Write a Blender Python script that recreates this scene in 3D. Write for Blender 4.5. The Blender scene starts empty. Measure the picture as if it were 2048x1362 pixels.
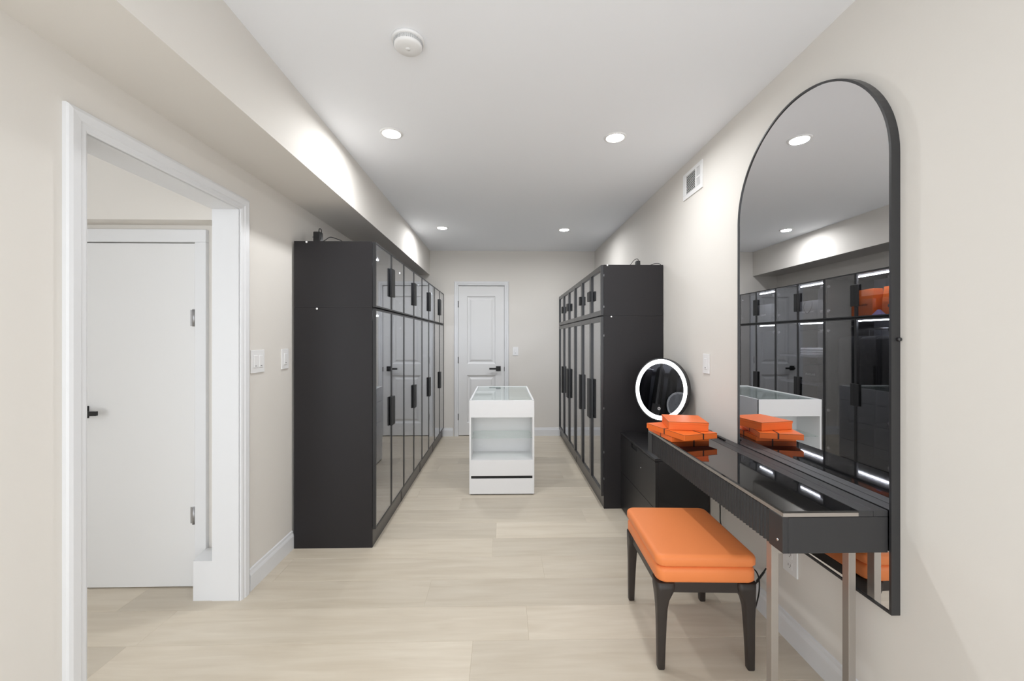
import bpy, bmesh, math, random
from mathutils import Vector, Matrix
random.seed(7)
S = bpy.context.scene
COL = S.collection
R = math.radians

# ------------------------------------------------------------------ camera, world, exposure
cam_d = bpy.data.cameras.new('camera')
cam = bpy.data.objects.new('camera', cam_d); COL.objects.link(cam)
cam.location = (0, 0, 1.35)
cam.rotation_euler = (R(90), 0, R(-1.237))
cam_d.sensor_fit = 'HORIZONTAL'; cam_d.sensor_width = 36.0
cam_d.lens = 815 / 2048 * 36.0
cam_d.shift_y = -2.3 / 2048
cam_d.clip_start = 0.02
S.camera = cam

w = bpy.data.worlds.new('world'); S.world = w; w.use_nodes = True
w.node_tree.nodes['Background'].inputs[0].default_value = (0.94, 0.97, 1.0, 1)
w.node_tree.nodes['Background'].inputs[1].default_value = 2.6
LAMP = 9.4          # watts of each ceiling downlight
S.view_settings.view_transform = 'Standard'
S.view_settings.look = 'None'
S.view_settings.exposure = 0.0
S.view_settings.gamma = 1.0
S.view_settings.use_curve_mapping = False

# ------------------------------------------------------------------ materials
def lin(c): c /= 255.0; return c / 12.92 if c <= 0.04045 else ((c + 0.055) / 1.055) ** 2.4
def srgb(r, g, b): return (lin(r), lin(g), lin(b), 1)
def mat(name, col, rough=0.5, metal=0.0, spec=0.5, bump=0.0, bscale=200.0, var=0.0, vscale=4.0, coat=0.0):
    m = bpy.data.materials.new(name); m.use_nodes = True
    nt = m.node_tree; b = nt.nodes['Principled BSDF']
    b.inputs['Base Color'].default_value = col
    b.inputs['Roughness'].default_value = rough
    b.inputs['Metallic'].default_value = metal
    b.inputs['Specular IOR Level'].default_value = spec
    b.inputs['Coat Weight'].default_value = coat
    tc = nt.nodes.new('ShaderNodeTexCoord')
    if var:
        n = nt.nodes.new('ShaderNodeTexNoise'); n.inputs['Scale'].default_value = vscale; n.inputs['Detail'].default_value = 4
        nt.links.new(tc.outputs['Object'], n.inputs['Vector'])
        r = nt.nodes.new('ShaderNodeMapRange'); r.inputs[3].default_value = 1 - var; r.inputs[4].default_value = 1 + var
        nt.links.new(n.outputs['Fac'], r.inputs[0])
        h = nt.nodes.new('ShaderNodeHueSaturation'); h.inputs['Color'].default_value = col
        nt.links.new(r.outputs[0], h.inputs['Value']); nt.links.new(h.outputs[0], b.inputs['Base Color'])
    if bump:
        n = nt.nodes.new('ShaderNodeTexNoise'); n.inputs['Scale'].default_value = bscale; n.inputs['Detail'].default_value = 3
        nt.links.new(tc.outputs['Object'], n.inputs['Vector'])
        p = nt.nodes.new('ShaderNodeBump'); p.inputs['Strength'].default_value = bump; p.inputs['Distance'].default_value = 0.002
        nt.links.new(n.outputs['Fac'], p.inputs['Height']); nt.links.new(p.outputs[0], b.inputs['Normal'])
    return m
def emit(name, col, s):
    m = bpy.data.materials.new(name); m.use_nodes = True; nt = m.node_tree; nt.nodes.clear()
    o = nt.nodes.new('ShaderNodeOutputMaterial'); e = nt.nodes.new('ShaderNodeEmission')
    e.inputs[0].default_value = col; e.inputs[1].default_value = s
    nt.links.new(e.outputs[0], o.inputs[0]); return m
def glass(name, tint, r0, r1, power, rough=0.0, refl=(1, 1, 1, 1)):
    # coated sheet glass: tinted see-through with an angle-dependent mirror reflection
    m = bpy.data.materials.new(name); m.use_nodes = True; nt = m.node_tree; nt.nodes.clear()
    o = nt.nodes.new('ShaderNodeOutputMaterial'); mx = nt.nodes.new('ShaderNodeMixShader')
    t = nt.nodes.new('ShaderNodeBsdfTransparent'); t.inputs[0].default_value = tint
    g = nt.nodes.new('ShaderNodeBsdfGlossy'); g.inputs['Roughness'].default_value = rough; g.inputs[0].default_value = refl
    lw = nt.nodes.new('ShaderNodeLayerWeight'); lw.inputs[0].default_value = 0.5
    pw = nt.nodes.new('ShaderNodeMath'); pw.operation = 'POWER'; pw.inputs[1].default_value = power
    mr = nt.nodes.new('ShaderNodeMapRange'); mr.inputs[3].default_value = r0; mr.inputs[4].default_value = r1
    nt.links.new(lw.outputs['Facing'], pw.inputs[0]); nt.links.new(pw.outputs[0], mr.inputs[0])
    nt.links.new(mr.outputs[0], mx.inputs[0]); nt.links.new(t.outputs[0], mx.inputs[1]); nt.links.new(g.outputs[0], mx.inputs[2])
    nt.links.new(mx.outputs[0], o.inputs[0]); return m

M = {}
M['wall'] = mat('wall_paint', srgb(227, 223, 217), 0.75, spec=0.25, bump=0.12, bscale=90)
M['ceiling'] = mat('ceiling_paint', srgb(246, 248, 252), 0.8, spec=0.2, bump=0.08, bscale=90)
M['trim'] = mat('trim_paint', srgb(229, 230, 232), 0.35, spec=0.4)
M['door'] = mat('door_paint', srgb(230, 230, 230), 0.4, spec=0.4)
M['laminate'] = mat('charcoal_laminate', srgb(41, 39, 41), 0.42, spec=0.3, bump=0.05, bscale=400, var=0.06, vscale=3)
M['laminate_in'] = mat('charcoal_interior', srgb(120, 121, 126), 0.5, spec=0.3, var=0.05)
M['frame'] = mat('black_frame', srgb(38, 38, 40), 0.38, spec=0.5)
M['frame_r'] = mat('black_anodised_frame', srgb(46, 46, 48), 0.3, spec=0.6)
M['handle'] = mat('black_handle', srgb(30, 30, 31), 0.45, spec=0.4, bump=0.08, bscale=500)
M['toe'] = mat('charcoal_toe_board', srgb(62, 60, 61), 0.3, spec=0.5)
M['glass_l'] = glass('grey_coated_glass', (0.80, 0.80, 0.82, 1), 0.03, 1.0, 2.1, refl=(0.91, 0.92, 0.935, 1))
M['glass_r'] = glass('grey_coated_glass_framed', (0.80, 0.80, 0.82, 1), 0.03, 1.0, 2.1, refl=(0.91, 0.92, 0.935, 1))
M['glass_clear'] = glass('clear_glass', (0.93, 0.965, 0.95, 1), 0.04, 0.9, 4.0)
M['black_glass'] = mat('black_glass', srgb(14, 14, 16), 0.03, spec=0.9)
M['mirror'] = mat('mirror_silver', (0.80, 0.80, 0.81, 1), 0.0, metal=1.0)
M['chrome'] = mat('chrome', (0.75, 0.75, 0.76, 1), 0.2, metal=1.0)
M['steel'] = mat('brushed_steel', srgb(176, 170, 164), 0.42, metal=0.75, bump=0.04, bscale=300)
M['nickel'] = mat('nickel_hinge', srgb(170, 170, 172), 0.35, metal=0.8)
M['white_lacquer'] = mat('white_lacquer', srgb(240, 240, 241), 0.3, spec=0.45)
M['plastic'] = mat('white_plastic', srgb(238, 238, 238), 0.35, spec=0.4)
M['grey_mark'] = mat('grey_mark', srgb(120, 120, 122), 0.6)
M['slot_grey'] = mat('pale_grey_slots', srgb(190, 190, 190), 0.6)
M['dark_gap'] = mat('dark_gap', srgb(30, 30, 30), 0.7)
M['orange'] = mat('orange_leather', srgb(240, 140, 80), 0.48, spec=0.4, bump=0.10, bscale=260, var=0.03)
M['box_orange'] = mat('orange_paper', srgb(244, 116, 44), 0.45, spec=0.4, bump=0.03, bscale=500)
M['ribbon'] = mat('brown_ribbon', srgb(62, 34, 26), 0.5)
M['darkwood'] = mat('dark_stained_wood', srgb(52, 46, 43), 0.42, spec=0.4, bump=0.06, bscale=120, var=0.12, vscale=14)
M['desk'] = mat('charcoal_desk_lacquer', srgb(48, 48, 50), 0.4, spec=0.45, bump=0.05, bscale=300)
M['drawer'] = mat('black_drawer_lacquer', srgb(38, 37, 38), 0.38, spec=0.45)
M['cable'] = mat('black_cable', srgb(22, 22, 22), 0.45)
M['paper_dark'] = mat('charcoal_paper', srgb(66, 66, 68), 0.6)
M['paper_grey'] = mat('grey_paper', srgb(140, 140, 142), 0.6)
M['paper_lilac'] = mat('lilac_tissue', srgb(190, 170, 220), 0.6)
M['cloth_black'] = mat('black_cloth', srgb(26, 26, 28), 0.9, bump=0.3, bscale=300)
M['cloth_white'] = mat('white_cloth', srgb(225, 225, 226), 0.9, bump=0.3, bscale=300)
M['ink_white'] = mat('white_ink', srgb(235, 235, 235), 0.6)
M['ink_dark'] = mat('dark_ink', srgb(60, 30, 20), 0.6)
M['lamp'] = emit('downlight_lens', (1.0, 0.99, 0.97, 1), 30.0)
M['led'] = emit('led_strip_light', (0.90, 0.94, 1.0, 1), 75.0)
M['ring'] = emit('mirror_ring_light', (0.97, 0.98, 1.0, 1), 5.0)

# grained desk ledge: streaks along y
def grain_mat():
    m = mat('charcoal_grained_wood', srgb(52, 52, 54), 0.42, spec=0.5); nt = m.node_tree; b = nt.nodes['Principled BSDF']
    tc = nt.nodes.new('ShaderNodeTexCoord'); mp = nt.nodes.new('ShaderNodeMapping'); mp.inputs['Scale'].default_value = (180, 9, 60)
    n = nt.nodes.new('ShaderNodeTexNoise'); n.inputs['Scale'].default_value = 1.0; n.inputs['Detail'].default_value = 5
    p = nt.nodes.new('ShaderNodeBump'); p.inputs['Strength'].default_value = 0.35; p.inputs['Distance'].default_value = 0.002
    nt.links.new(tc.outputs['Object'], mp.inputs[0]); nt.links.new(mp.outputs[0], n.inputs['Vector'])
    nt.links.new(n.outputs['Fac'], p.inputs['Height']); nt.links.new(p.outputs[0], b.inputs['Normal']); return m
M['grain'] = grain_mat()

def plank_mat():
    m = bpy.data.materials.new('pale_oak_plank'); m.use_nodes = True; nt = m.node_tree; b = nt.nodes['Principled BSDF']
    L = nt.links.new
    tc = nt.nodes.new('ShaderNodeTexCoord'); oi = nt.nodes.new('ShaderNodeObjectInfo')
    off = nt.nodes.new('ShaderNodeVectorMath'); off.operation = 'ADD'
    cmb = nt.nodes.new('ShaderNodeCombineXYZ')
    ml = nt.nodes.new('ShaderNodeMath'); ml.operation = 'MULTIPLY'; ml.inputs[1].default_value = 37.0
    L(oi.outputs['Random'], ml.inputs[0]); L(ml.outputs[0], cmb.inputs[0]); L(ml.outputs[0], cmb.inputs[1])
    L(tc.outputs['Object'], off.inputs[0]); L(cmb.outputs[0], off.inputs[1])
    mp = nt.nodes.new('ShaderNodeMapping'); mp.inputs['Scale'].default_value = (1.0, 9.0, 1.0); L(off.outputs[0], mp.inputs[0])
    n1 = nt.nodes.new('ShaderNodeTexNoise'); n1.inputs['Scale'].default_value = 2.2; n1.inputs['Detail'].default_value = 6; n1.inputs['Distortion'].default_value = 0.6
    L(mp.outputs[0], n1.inputs['Vector'])
    mp2 = nt.nodes.new('ShaderNodeMapping'); mp2.inputs['Scale'].default_value = (6.0, 150.0, 1.0); L(off.outputs[0], mp2.inputs[0])
    n2 = nt.nodes.new('ShaderNodeTexNoise'); n2.inputs['Scale'].default_value = 1.0; n2.inputs['Detail'].default_value = 3; L(mp2.outputs[0], n2.inputs['Vector'])
    cr = nt.nodes.new('ShaderNodeValToRGB')
    cr.color_ramp.elements[0].position = 0.28; cr.color_ramp.elements[0].color = srgb(205, 193, 174)
    cr.color_ramp.elements[1].position = 0.72; cr.color_ramp.elements[1].color = srgb(219, 209, 192)
    L(n1.outputs['Fac'], cr.inputs[0])
    r = nt.nodes.new('ShaderNodeMapRange'); r.inputs[3].default_value = 0.89; r.inputs[4].default_value = 1.07; L(oi.outputs['Random'], r.inputs[0])
    r2 = nt.nodes.new('ShaderNodeMapRange'); r2.inputs[3].default_value = 0.97; r2.inputs[4].default_value = 1.03; L(n2.outputs['Fac'], r2.inputs[0])
    mm = nt.nodes.new('ShaderNodeMath'); mm.operation = 'MULTIPLY'; L(r.outputs[0], mm.inputs[0]); L(r2.outputs[0], mm.inputs[1])
    h = nt.nodes.new('ShaderNodeHueSaturation'); L(cr.outputs[0], h.inputs['Color']); L(mm.outputs[0], h.inputs['Value'])
    L(h.outputs[0], b.inputs['Base Color'])
    b.inputs['Roughness'].default_value = 0.38; b.inputs['Specular IOR Level'].default_value = 0.45
    p = nt.nodes.new('ShaderNodeBump'); p.inputs['Strength'].default_value = 0.08; p.inputs['Distance'].default_value = 0.001
    L(n2.outputs['Fac'], p.inputs['Height']); L(p.outputs[0], b.inputs['Normal'])
    return m
M['plank'] = plank_mat()

# ------------------------------------------------------------------ mesh helpers
class MB:
    def __init__(s): s.v = []; s.f = []; s.sm = []
    def add(s, vs, fs, smooth=False):
        o = len(s.v); s.v += [tuple(v) for v in vs]
        for f in fs: s.f.append([i + o for i in f]); s.sm.append(smooth)
        return s
    def box(s, x0, x1, y0, y1, z0, z1):
        return s.add([(x0, y0, z0), (x1, y0, z0), (x1, y1, z0), (x0, y1, z0), (x0, y0, z1), (x1, y0, z1), (x1, y1, z1), (x0, y1, z1)],
                     [(3, 2, 1, 0), (4, 5, 6, 7), (0, 1, 5, 4), (1, 2, 6, 5), (2, 3, 7, 6), (3, 0, 4, 7)])
    def loft(s, rings, smooth=True, cap=True, closed=False):
        n = len(rings[0]); vs = [p for r in rings for p in r]; fs = []
        m = len(rings)
        for i in range(m if closed else m - 1):
            a = i * n; b = ((i + 1) % m) * n
            for k in range(n): fs.append((a + k, a + (k + 1) % n, b + (k + 1) % n, b + k))
        s.add(vs, fs, smooth)
        if cap and not closed:
            o = len(s.v) - len(vs)
            s.f.append([o + k for k in range(n)][::-1]); s.sm.append(False)
            s.f.append([o + (m - 1) * n + k for k in range(n)]); s.sm.append(False)
        return s
    def cyl(s, p0, p1, r0, r1=None, n=20, smooth=True):
        p0 = Vector(p0); p1 = Vector(p1); r1 = r0 if r1 is None else r1
        d = (p1 - p0).normalized(); a = d.orthogonal().normalized(); b = d.cross(a)
        rg = lambda p, r: [p + r * (math.cos(2 * math.pi * k / n) * a + math.sin(2 * math.pi * k / n) * b) for k in range(n)]
        return s.loft([rg(p0, r0), rg(p1, r1)], smooth)
    def tube(s, pts, r, n=8):
        pts = [Vector(p) for p in pts]; rings = []; a = None
        for i, p in enumerate(pts):
            d = (pts[min(i + 1, len(pts) - 1)] - pts[max(i - 1, 0)]).normalized()
            if a is None: a = d.orthogonal().normalized()
            a = (a - d * a.dot(d)).normalized(); b = d.cross(a)
            rings.append([p + r * (math.cos(2 * math.pi * k / n) * a + math.sin(2 * math.pi * k / n) * b) for k in range(n)])
        return s.loft(rings, True)
    def lathe(s, prof, c, axis='z', n=40, smooth=True, cap=True):
        c = Vector(c); rings = []
        for r, h in prof:
            ring = []
            for k in range(n):
                t = 2 * math.pi * k / n; u, v = r * math.cos(t), r * math.sin(t)
                ring.append(c + (Vector((u, v, h)) if axis == 'z' else Vector((h, u, v)) if axis == 'x' else Vector((u, h, v))))
            rings.append(ring)
        return s.loft(rings, smooth, cap)
    def prism(s, poly, fn, a, b):       # poly of (u,v); fn(u,v,t)->xyz
        return s.loft([[fn(u, v, a) for u, v in poly], [fn(u, v, b) for u, v in poly]], False)

def spline(pts, sub=6):
    P = [Vector(p) for p in pts]; out = []
    for i in range(len(P) - 1):
        p0 = P[max(i - 1, 0)]; p1 = P[i]; p2 = P[i + 1]; p3 = P[min(i + 2, len(P) - 1)]
        for k in range(sub):
            t = k / sub
            out.append(0.5 * ((2 * p1) + (p2 - p0) * t + (2 * p0 - 5 * p1 + 4 * p2 - p3) * t * t + (3 * p1 - p0 - 3 * p2 + p3) * t ** 3))
    out.append(P[-1]); return out

def wpos(o):
    v = Vector((0, 0, 0))
    while o: v += o.location; o = o.parent
    return v
def obj(name, mb, m, parent=None, bevel=0.0, seg=1, local=False, label=None):
    bm = bmesh.new(); vs = [bm.verts.new(v) for v in mb.v]
    for f, sm in zip(mb.f, mb.sm):
        try: fc = bm.faces.new([vs[i] for i in f]); fc.smooth = sm
        except ValueError: pass
    bmesh.ops.recalc_face_normals(bm, faces=bm.faces)
    if bevel:
        es = [e for e in bm.edges if len(e.link_faces) == 2 and e.calc_face_angle(0) > 0.6]
        bmesh.ops.bevel(bm, geom=es, offset=bevel, segments=seg, affect='EDGES', profile=0.5, clamp_overlap=True)
    loc = Vector((0, 0, 0))
    if parent is not None:
        if not local: bmesh.ops.translate(bm, verts=bm.verts, vec=-wpos(parent))
    else:
        xs = [v.co for v in bm.verts]
        loc = Vector(((min(c.x for c in xs) + max(c.x for c in xs)) / 2, (min(c.y for c in xs) + max(c.y for c in xs)) / 2, min(c.z for c in xs)))
        bmesh.ops.translate(bm, verts=bm.verts, vec=-loc)
    me = bpy.data.meshes.new(name); bm.to_mesh(me); bm.free()
    me.materials.append(M[m] if isinstance(m, str) else m)
    o = bpy.data.objects.new(name, me); COL.objects.link(o); o.location = loc
    if parent is not None: o.parent = parent
    if label: o['label'] = label
    return o
def tag(o, label, cat, group=None, kind=None):
    o['label'] = label; o['category'] = cat
    if group: o['group'] = group
    if kind: o['kind'] = kind
    return o
def thing(name, loc, label, cat, group=None, rz=0.0, kind=None):
    o = bpy.data.objects.new(name, None); COL.objects.link(o); o.empty_display_size = 0.1
    o.location = loc; o.rotation_euler = (0, 0, rz)
    return tag(o, label, cat, group, kind)
def struct(o, label, cat): return tag(o, label, cat, kind='structure')
def dup(root, loc, label, rz=None):
    r = root.copy(); COL.objects.link(r); r.location = loc; r['label'] = label
    if rz is not None: r.rotation_euler = (0, 0, rz)
    for ch in list(root.children):
        c = ch.copy(); COL.objects.link(c); c.parent = r
        for g in list(ch.children):
            d = g.copy(); COL.objects.link(d); d.parent = c
    return r
def B(*a): return MB().box(*a)
def text(name, body, size, m, parent, mtx):
    cu = bpy.data.curves.new(name, 'FONT'); cu.body = body; cu.size = size; cu.align_x = 'CENTER'; cu.align_y = 'CENTER'; cu.extrude = 0.0004
    t = bpy.data.objects.new(name, cu); COL.objects.link(t)
    bpy.context.view_layer.update()
    me = bpy.data.meshes.new_from_object(t.evaluated_get(bpy.context.evaluated_depsgraph_get()))
    bpy.data.objects.remove(t); bpy.data.curves.remove(cu)
    me.transform(mtx); me.materials.clear(); me.materials.append(M[m])
    o = bpy.data.objects.new(name, me); COL.objects.link(o); o.parent = parent; return o

# ------------------------------------------------------------------ room constants
XL, XR, YB, H = -1.365, 1.284, 5.70, 2.586      # wall faces, ceiling height
YF = -0.9                                        # the shell runs on behind the camera, left open to let in ambient light
SX, SZ = -1.02, 2.244                            # soffit face and underside
D0, D1, DT = 1.357, 2.135, 2.022                 # doorway in the left wall

# ------------------------------------------------------------------ floor
floor = struct(obj('floor', B(-3.2, 1.4, YF, YB + 0.15, -0.05, -0.006), 'plank'), 'pale oak plank floor running through room and hallway', 'floor')
rows = []
y = 1.828; 
while y > YF + 0.01: y -= 0.2355
k = 0; yy = y
joints = {7.0: []}
special = {1.828: [-1.62, 0.116], 2.0635: [1.12], 2.299: [0.235], 1.5925: [-0.135], 2.5345: [-0.07], 2.77: [-0.05], 3.0055: [0.62], 3.241: [-0.35]}
while yy < YB:
    y0, y1 = max(yy, YF), min(yy + 0.2355, YB + 0.02)
    key = min(special, key=lambda q: abs(q - yy))
    if abs(key - yy) < 0.02: cuts = list(special[key])
    else:
        c = random.uniform(-0.9, 0.9); cuts = [c]
    xs = sorted(cuts); ext = [-3.2]
    lo = xs[0]
    while lo - 1.52 > -3.1: lo -= 1.52; ext.append(lo)
    hi = xs[-1]; tail = []
    while hi + 1.52 < 1.30: hi += 1.52; tail.append(hi)
    edges = sorted(set([-3.2] + ext + xs + tail + [1.30]))
    for a, b in zip(edges, edges[1:]):
        if b - a < 0.05: continue
        if a < XL and yy > 2.4 and b < -1.2: continue
        cx, cy = (a + b) / 2, (y0 + y1) / 2
        o = obj('plank', B(a, b, y0 + 0.0004, y1 - 0.0004, -0.006, 0.0), 'plank', floor, bevel=0.0012)
        o.data.transform(Matrix.Translation((-(cx - floor.location.x), -(cy - floor.location.y), 0)))
        o.location = (cx - floor.location.x, cy - floor.location.y, 0)
    yy += 0.2355

# ------------------------------------------------------------------ ceiling, walls, soffit
struct(obj('ceiling', B(XL - 0.15, XR + 0.12, YF, YB + 0.15, H, H + 0.1), 'ceiling'), 'smooth white painted ceiling with recessed lights', 'ceiling')
struct(obj('wall_right', B(XR, XR + 0.12, YF, YB + 0.15, 0, H), 'wall'), 'warm white painted wall behind the arched mirror', 'wall')
wl = MB().box(XL - 0.135, XL, YF, D0 - 0.018, 0, H).box(XL - 0.135, XL, D1 + 0.018, YB + 0.15, 0, H).box(XL - 0.135, XL, D0 - 0.018, D1 + 0.018, DT + 0.018, H)
struct(obj('wall_left', wl, 'wall'), 'warm white painted wall with the cased doorway', 'wall')
BX0, BX1, BZ = -0.640, 0.034, 2.115
wb = MB().box(XL, BX0, YB, YB + 0.15, 0, H).box(BX1, XR, YB, YB + 0.15, 0, H).box(BX0, BX1, YB, YB + 0.15, BZ, H)
struct(obj('wall_back', wb, 'wall'), 'warm white end wall around the panelled door', 'wall')
struct(obj('wall_soffit', B(XL, SX, YF, YB, SZ, H), 'wall'), 'boxed soffit running along the ceiling above the left wardrobes', 'soffit')
# hallway beyond the doorway
hall = MB().box(-3.2, -2.36, 2.26, 2.40, 0, 2.5).box(-1.665, XL - 0.135, 2.26, 2.40, 0, 2.5).box(-2.36, -1.665, 2.26, 2.40, 1.876, 2.5)
hall.box(-3.2, XL - 0.135, 2.155, 2.26, 1.972, 2.5)
struct(obj('wall_hallway', hall, 'wall'), 'hallway wall with low bulkhead over the plain door', 'wall')
struct(obj('wall_closet', B(-2.5, -1.5, 2.42, 2.5, 0, 2.3), 'wall'), 'wall behind the plain hallway door', 'wall')

struct(obj('ceiling_hallway_shade', B(-3.3, XL - 0.135, YF, 2.40, 2.42, 2.5), 'ceiling'), 'unseen white ceiling added to shade the side hallway', 'ceiling')  # out of view; added to keep the hallway from getting too bright
struct(obj('wall_hallway_shade', B(-3.3, -3.2, YF, 2.40, 0, 2.5), 'wall'), 'unseen outer wall added to shade the side hallway', 'wall')  # unseen, added to block world light from the hallway side
# baseboards (moulded profile)
bp = [(0, 0), (0.014, 0), (0.014, 0.082), (0.011, 0.092), (0.008, 0.098), (0.006, 0.112), (0.0, 0.116)]
def baseboard(name, fn, a, b, label): return struct(obj(name, MB().prism(bp, fn, a, b), 'trim'), label, 'baseboard')
baseboard('baseboard_left', lambda u, v, t: (XL + u, t, v), D1 + 0.074, 2.664, 'short white baseboard between doorway and left wardrobe')
baseboard('baseboard_near', lambda u, v, t: (XL + u, t, v), YF, D0 - 0.074, 'white baseboard on the near side of the doorway')
baseboard('baseboard_right', lambda u, v, t: (XR - u, t, v), YF, 2.48, 'white baseboard under the vanity table')
baseboard('baseboard_back', lambda u, v, t: (t, YB - u, v), BX1 + 0.06, 0.80, 'white baseboard on end wall right of the door')
baseboard('baseboard_end', lambda u, v, t: (t, YB - u, v), -0.85, BX0 - 0.058, 'white baseboard on end wall left of the door')

# casings
CP = [(0, 0), (0, 0.010), (0.008, 0.014), (0.022, 0.014), (0.027, 0.0185), (0.052, 0.0205), (0.062, 0.017), (0.066, 0.012), (0.066, 0)]
def casing(parent, u0, u1, z1, fn, sc=1.0, prof=CP):
    for side in ('l', 't', 'r'):
        mb = MB()
        if side == 'l': rings = [[fn(u0 - a * sc, 0.0, d) for a, d in prof], [fn(u0 - a * sc, z1 + a * sc, d) for a, d in prof]]
        if side == 't': rings = [[fn(u0 - a * sc, z1 + a * sc, d) for a, d in prof], [fn(u1 + a * sc, z1 + a * sc, d) for a, d in prof]]
        if side == 'r': rings = [[fn(u1 + a * sc, 0.0, d) for a, d in prof], [fn(u1 + a * sc, z1 + a * sc, d) for a, d in prof]]
        mb.loft(rings, False)
        obj('casing', mb, 'trim', parent)
t1 = thing('trim_1', (XL, (D0 + D1) / 2, 0), 'white moulded casing around the open doorway in the left wall', 'door casing', kind='structure')
casing(t1, D0, D1, DT, lambda u, z, d: (XL + d, u, z))
obj('jamb', B(XL - 0.137, XL + 0.002, D0 - 0.018, D0, 0, DT), 'trim', t1)
obj('jamb', B(XL - 0.137, XL + 0.002, D1, D1 + 0.018, 0, DT), 'trim', t1)
obj('head_jamb', B(XL - 0.137, XL + 0.002, D0 - 0.018, D1 + 0.018, DT, DT + 0.018), 'trim', t1)
t2 = thing('trim_2', ((BX0 + BX1) / 2, YB, 0), 'white moulded casing around the panelled door at the far end', 'door casing', kind='structure')
casing(t2, BX0 + 0.014, BX1 - 0.014, BZ - 0.014, lambda u, z, d: (u, YB - d, z), 0.86)
obj('jamb', B(BX0, BX0 + 0.016, YB - 0.001, YB + 0.15, 0, BZ), 'trim', t2)
obj('jamb', B(BX1 - 0.016, BX1, YB - 0.001, YB + 0.15, 0, BZ), 'trim', t2)
obj('head_jamb', B(BX0, BX1, YB - 0.001, YB + 0.15, BZ - 0.016, BZ), 'trim', t2)
t3 = thing('trim_3', (-2.0, 2.255, 0), 'plain white flat casing around the hallway door', 'door casing', kind='structure')
obj('casing', B(-1.667, -1.607, 2.238, 2.262, 0, 1.8755), 'trim', t3, 0.002)
obj('casing', B(-2.42, -1.607, 2.238, 2.262, 1.876, 1.945), 'trim', t3, 0.002)
obj('casing', B(-2.42, -2.36, 2.238, 2.262, 0, 1.876), 'trim', t3, 0.002)
struct(obj('trim_4', MB().prism([(0, 0), (0.10, 0), (0.10, 0.205), (0.03, 0.222), (0, 0.222)], lambda u, v, t: (t, 2.238 - u, v), -1.600, -1.502), 'trim'),
       'short white plinth block at foot of the hallway door casing', 'baseboard')

# ------------------------------------------------------------------ doors
def lever(parent, x, z, y, direct, s=1.0):     # black square rose and lever, door face at y, facing -y
    h = obj('handle', B(x - 0.033 * s, x + 0.033 * s, y - 0.009, y, z - 0.033 * s, z + 0.033 * s), 'handle', parent, 0.001)
    mb = MB().box(x - 0.011, x + 0.011, y - 0.05, y - 0.008, z - 0.011, z + 0.011)
    a, b = sorted((x - 0.012 * direct, x + 0.125 * direct * s)); mb.box(a, b, y - 0.06, y - 0.044, z - 0.0115, z + 0.0115)
    obj('lever', mb, 'handle', h, 0.0012)
d1 = thing('door_1', ((BX0 + BX1) / 2, YB + 0.03, 0), 'white two-panel door with black lever at the far end', 'door', kind='structure')
dx0, dx1, dz0, dz1, dy = BX0 + 0.018, BX1 - 0.018, 0.012, BZ - 0.019, YB + 0.012
px0, px1 = dx0 + 0.115, dx1 - 0.125
mb = MB().box(dx0, px0, dy, dy + 0.035, dz0, dz1).box(px1, dx1, dy, dy + 0.035, dz0, dz1)
for a, b in ((dz0, 0.18), (0.85, 1.005), (1.955, dz1)): mb.box(px0, px1, dy, dy + 0.035, a, b)
obj('door_frame', mb, 'door', d1)
for a, b in ((0.18, 0.85), (1.005, 1.955)):
    mb = MB(); r = []
    for ins, dep in ((0.0, 0.0), (0.010, 0.014), (0.022, 0.020), (0.034, 0.020), (0.060, 0.006)):
        r.append([(px0 + ins, dy + dep, a + ins), (px1 - ins, dy + dep, a + ins), (px1 - ins, dy + dep, b - ins), (px0 + ins, dy + dep, b - ins)])
    mb.loft(r, False, cap=False).add(r[-1], [(0, 1, 2, 3)]); obj('panel', mb, 'door', d1)
for z in (1.84, 1.06, 0.27):
    obj('hinge', MB().cyl((dx0 - 0.006, YB - 0.008, z - 0.045), (dx0 - 0.006, YB - 0.008, z + 0.045), 0.006, n=12), 'handle', d1)
lever(d1, -0.068, 0.942, dy, -1)
obj('strike_plate', B(BX1 - 0.022, BX1 - 0.0155, YB - 0.003, YB + 0.03, 0.905, 0.965), 'handle', d1)
struct(obj('wall_beyond', B(BX0 - 0.05, BX1 + 0.05, YB + 0.15, YB + 0.17, 0, 2.3), 'wall'), 'dark space behind the far panelled door', 'wall')
d2 = thing('door_2', (-2.01, 2.26, 0), 'plain flush white door in the hallway with black lever', 'door', kind='structure')
obj('slab', B(-2.358, -1.669, 2.254, 2.292, 0.006, 1.872), 'door', d2, 0.001)
for z in (1.466, 0.394):
    mb = MB().cyl((-1.676, 2.246, z - 0.046), (-1.676, 2.246, z + 0.046), 0.008, n=12).box(-1.70, -1.668, 2.2525, 2.2545, z - 0.044, z + 0.044)
    obj('hinge', mb, 'nickel', d2)
lever(d2, -2.272, 0.957, 2.254, 1, 0.98)

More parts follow.
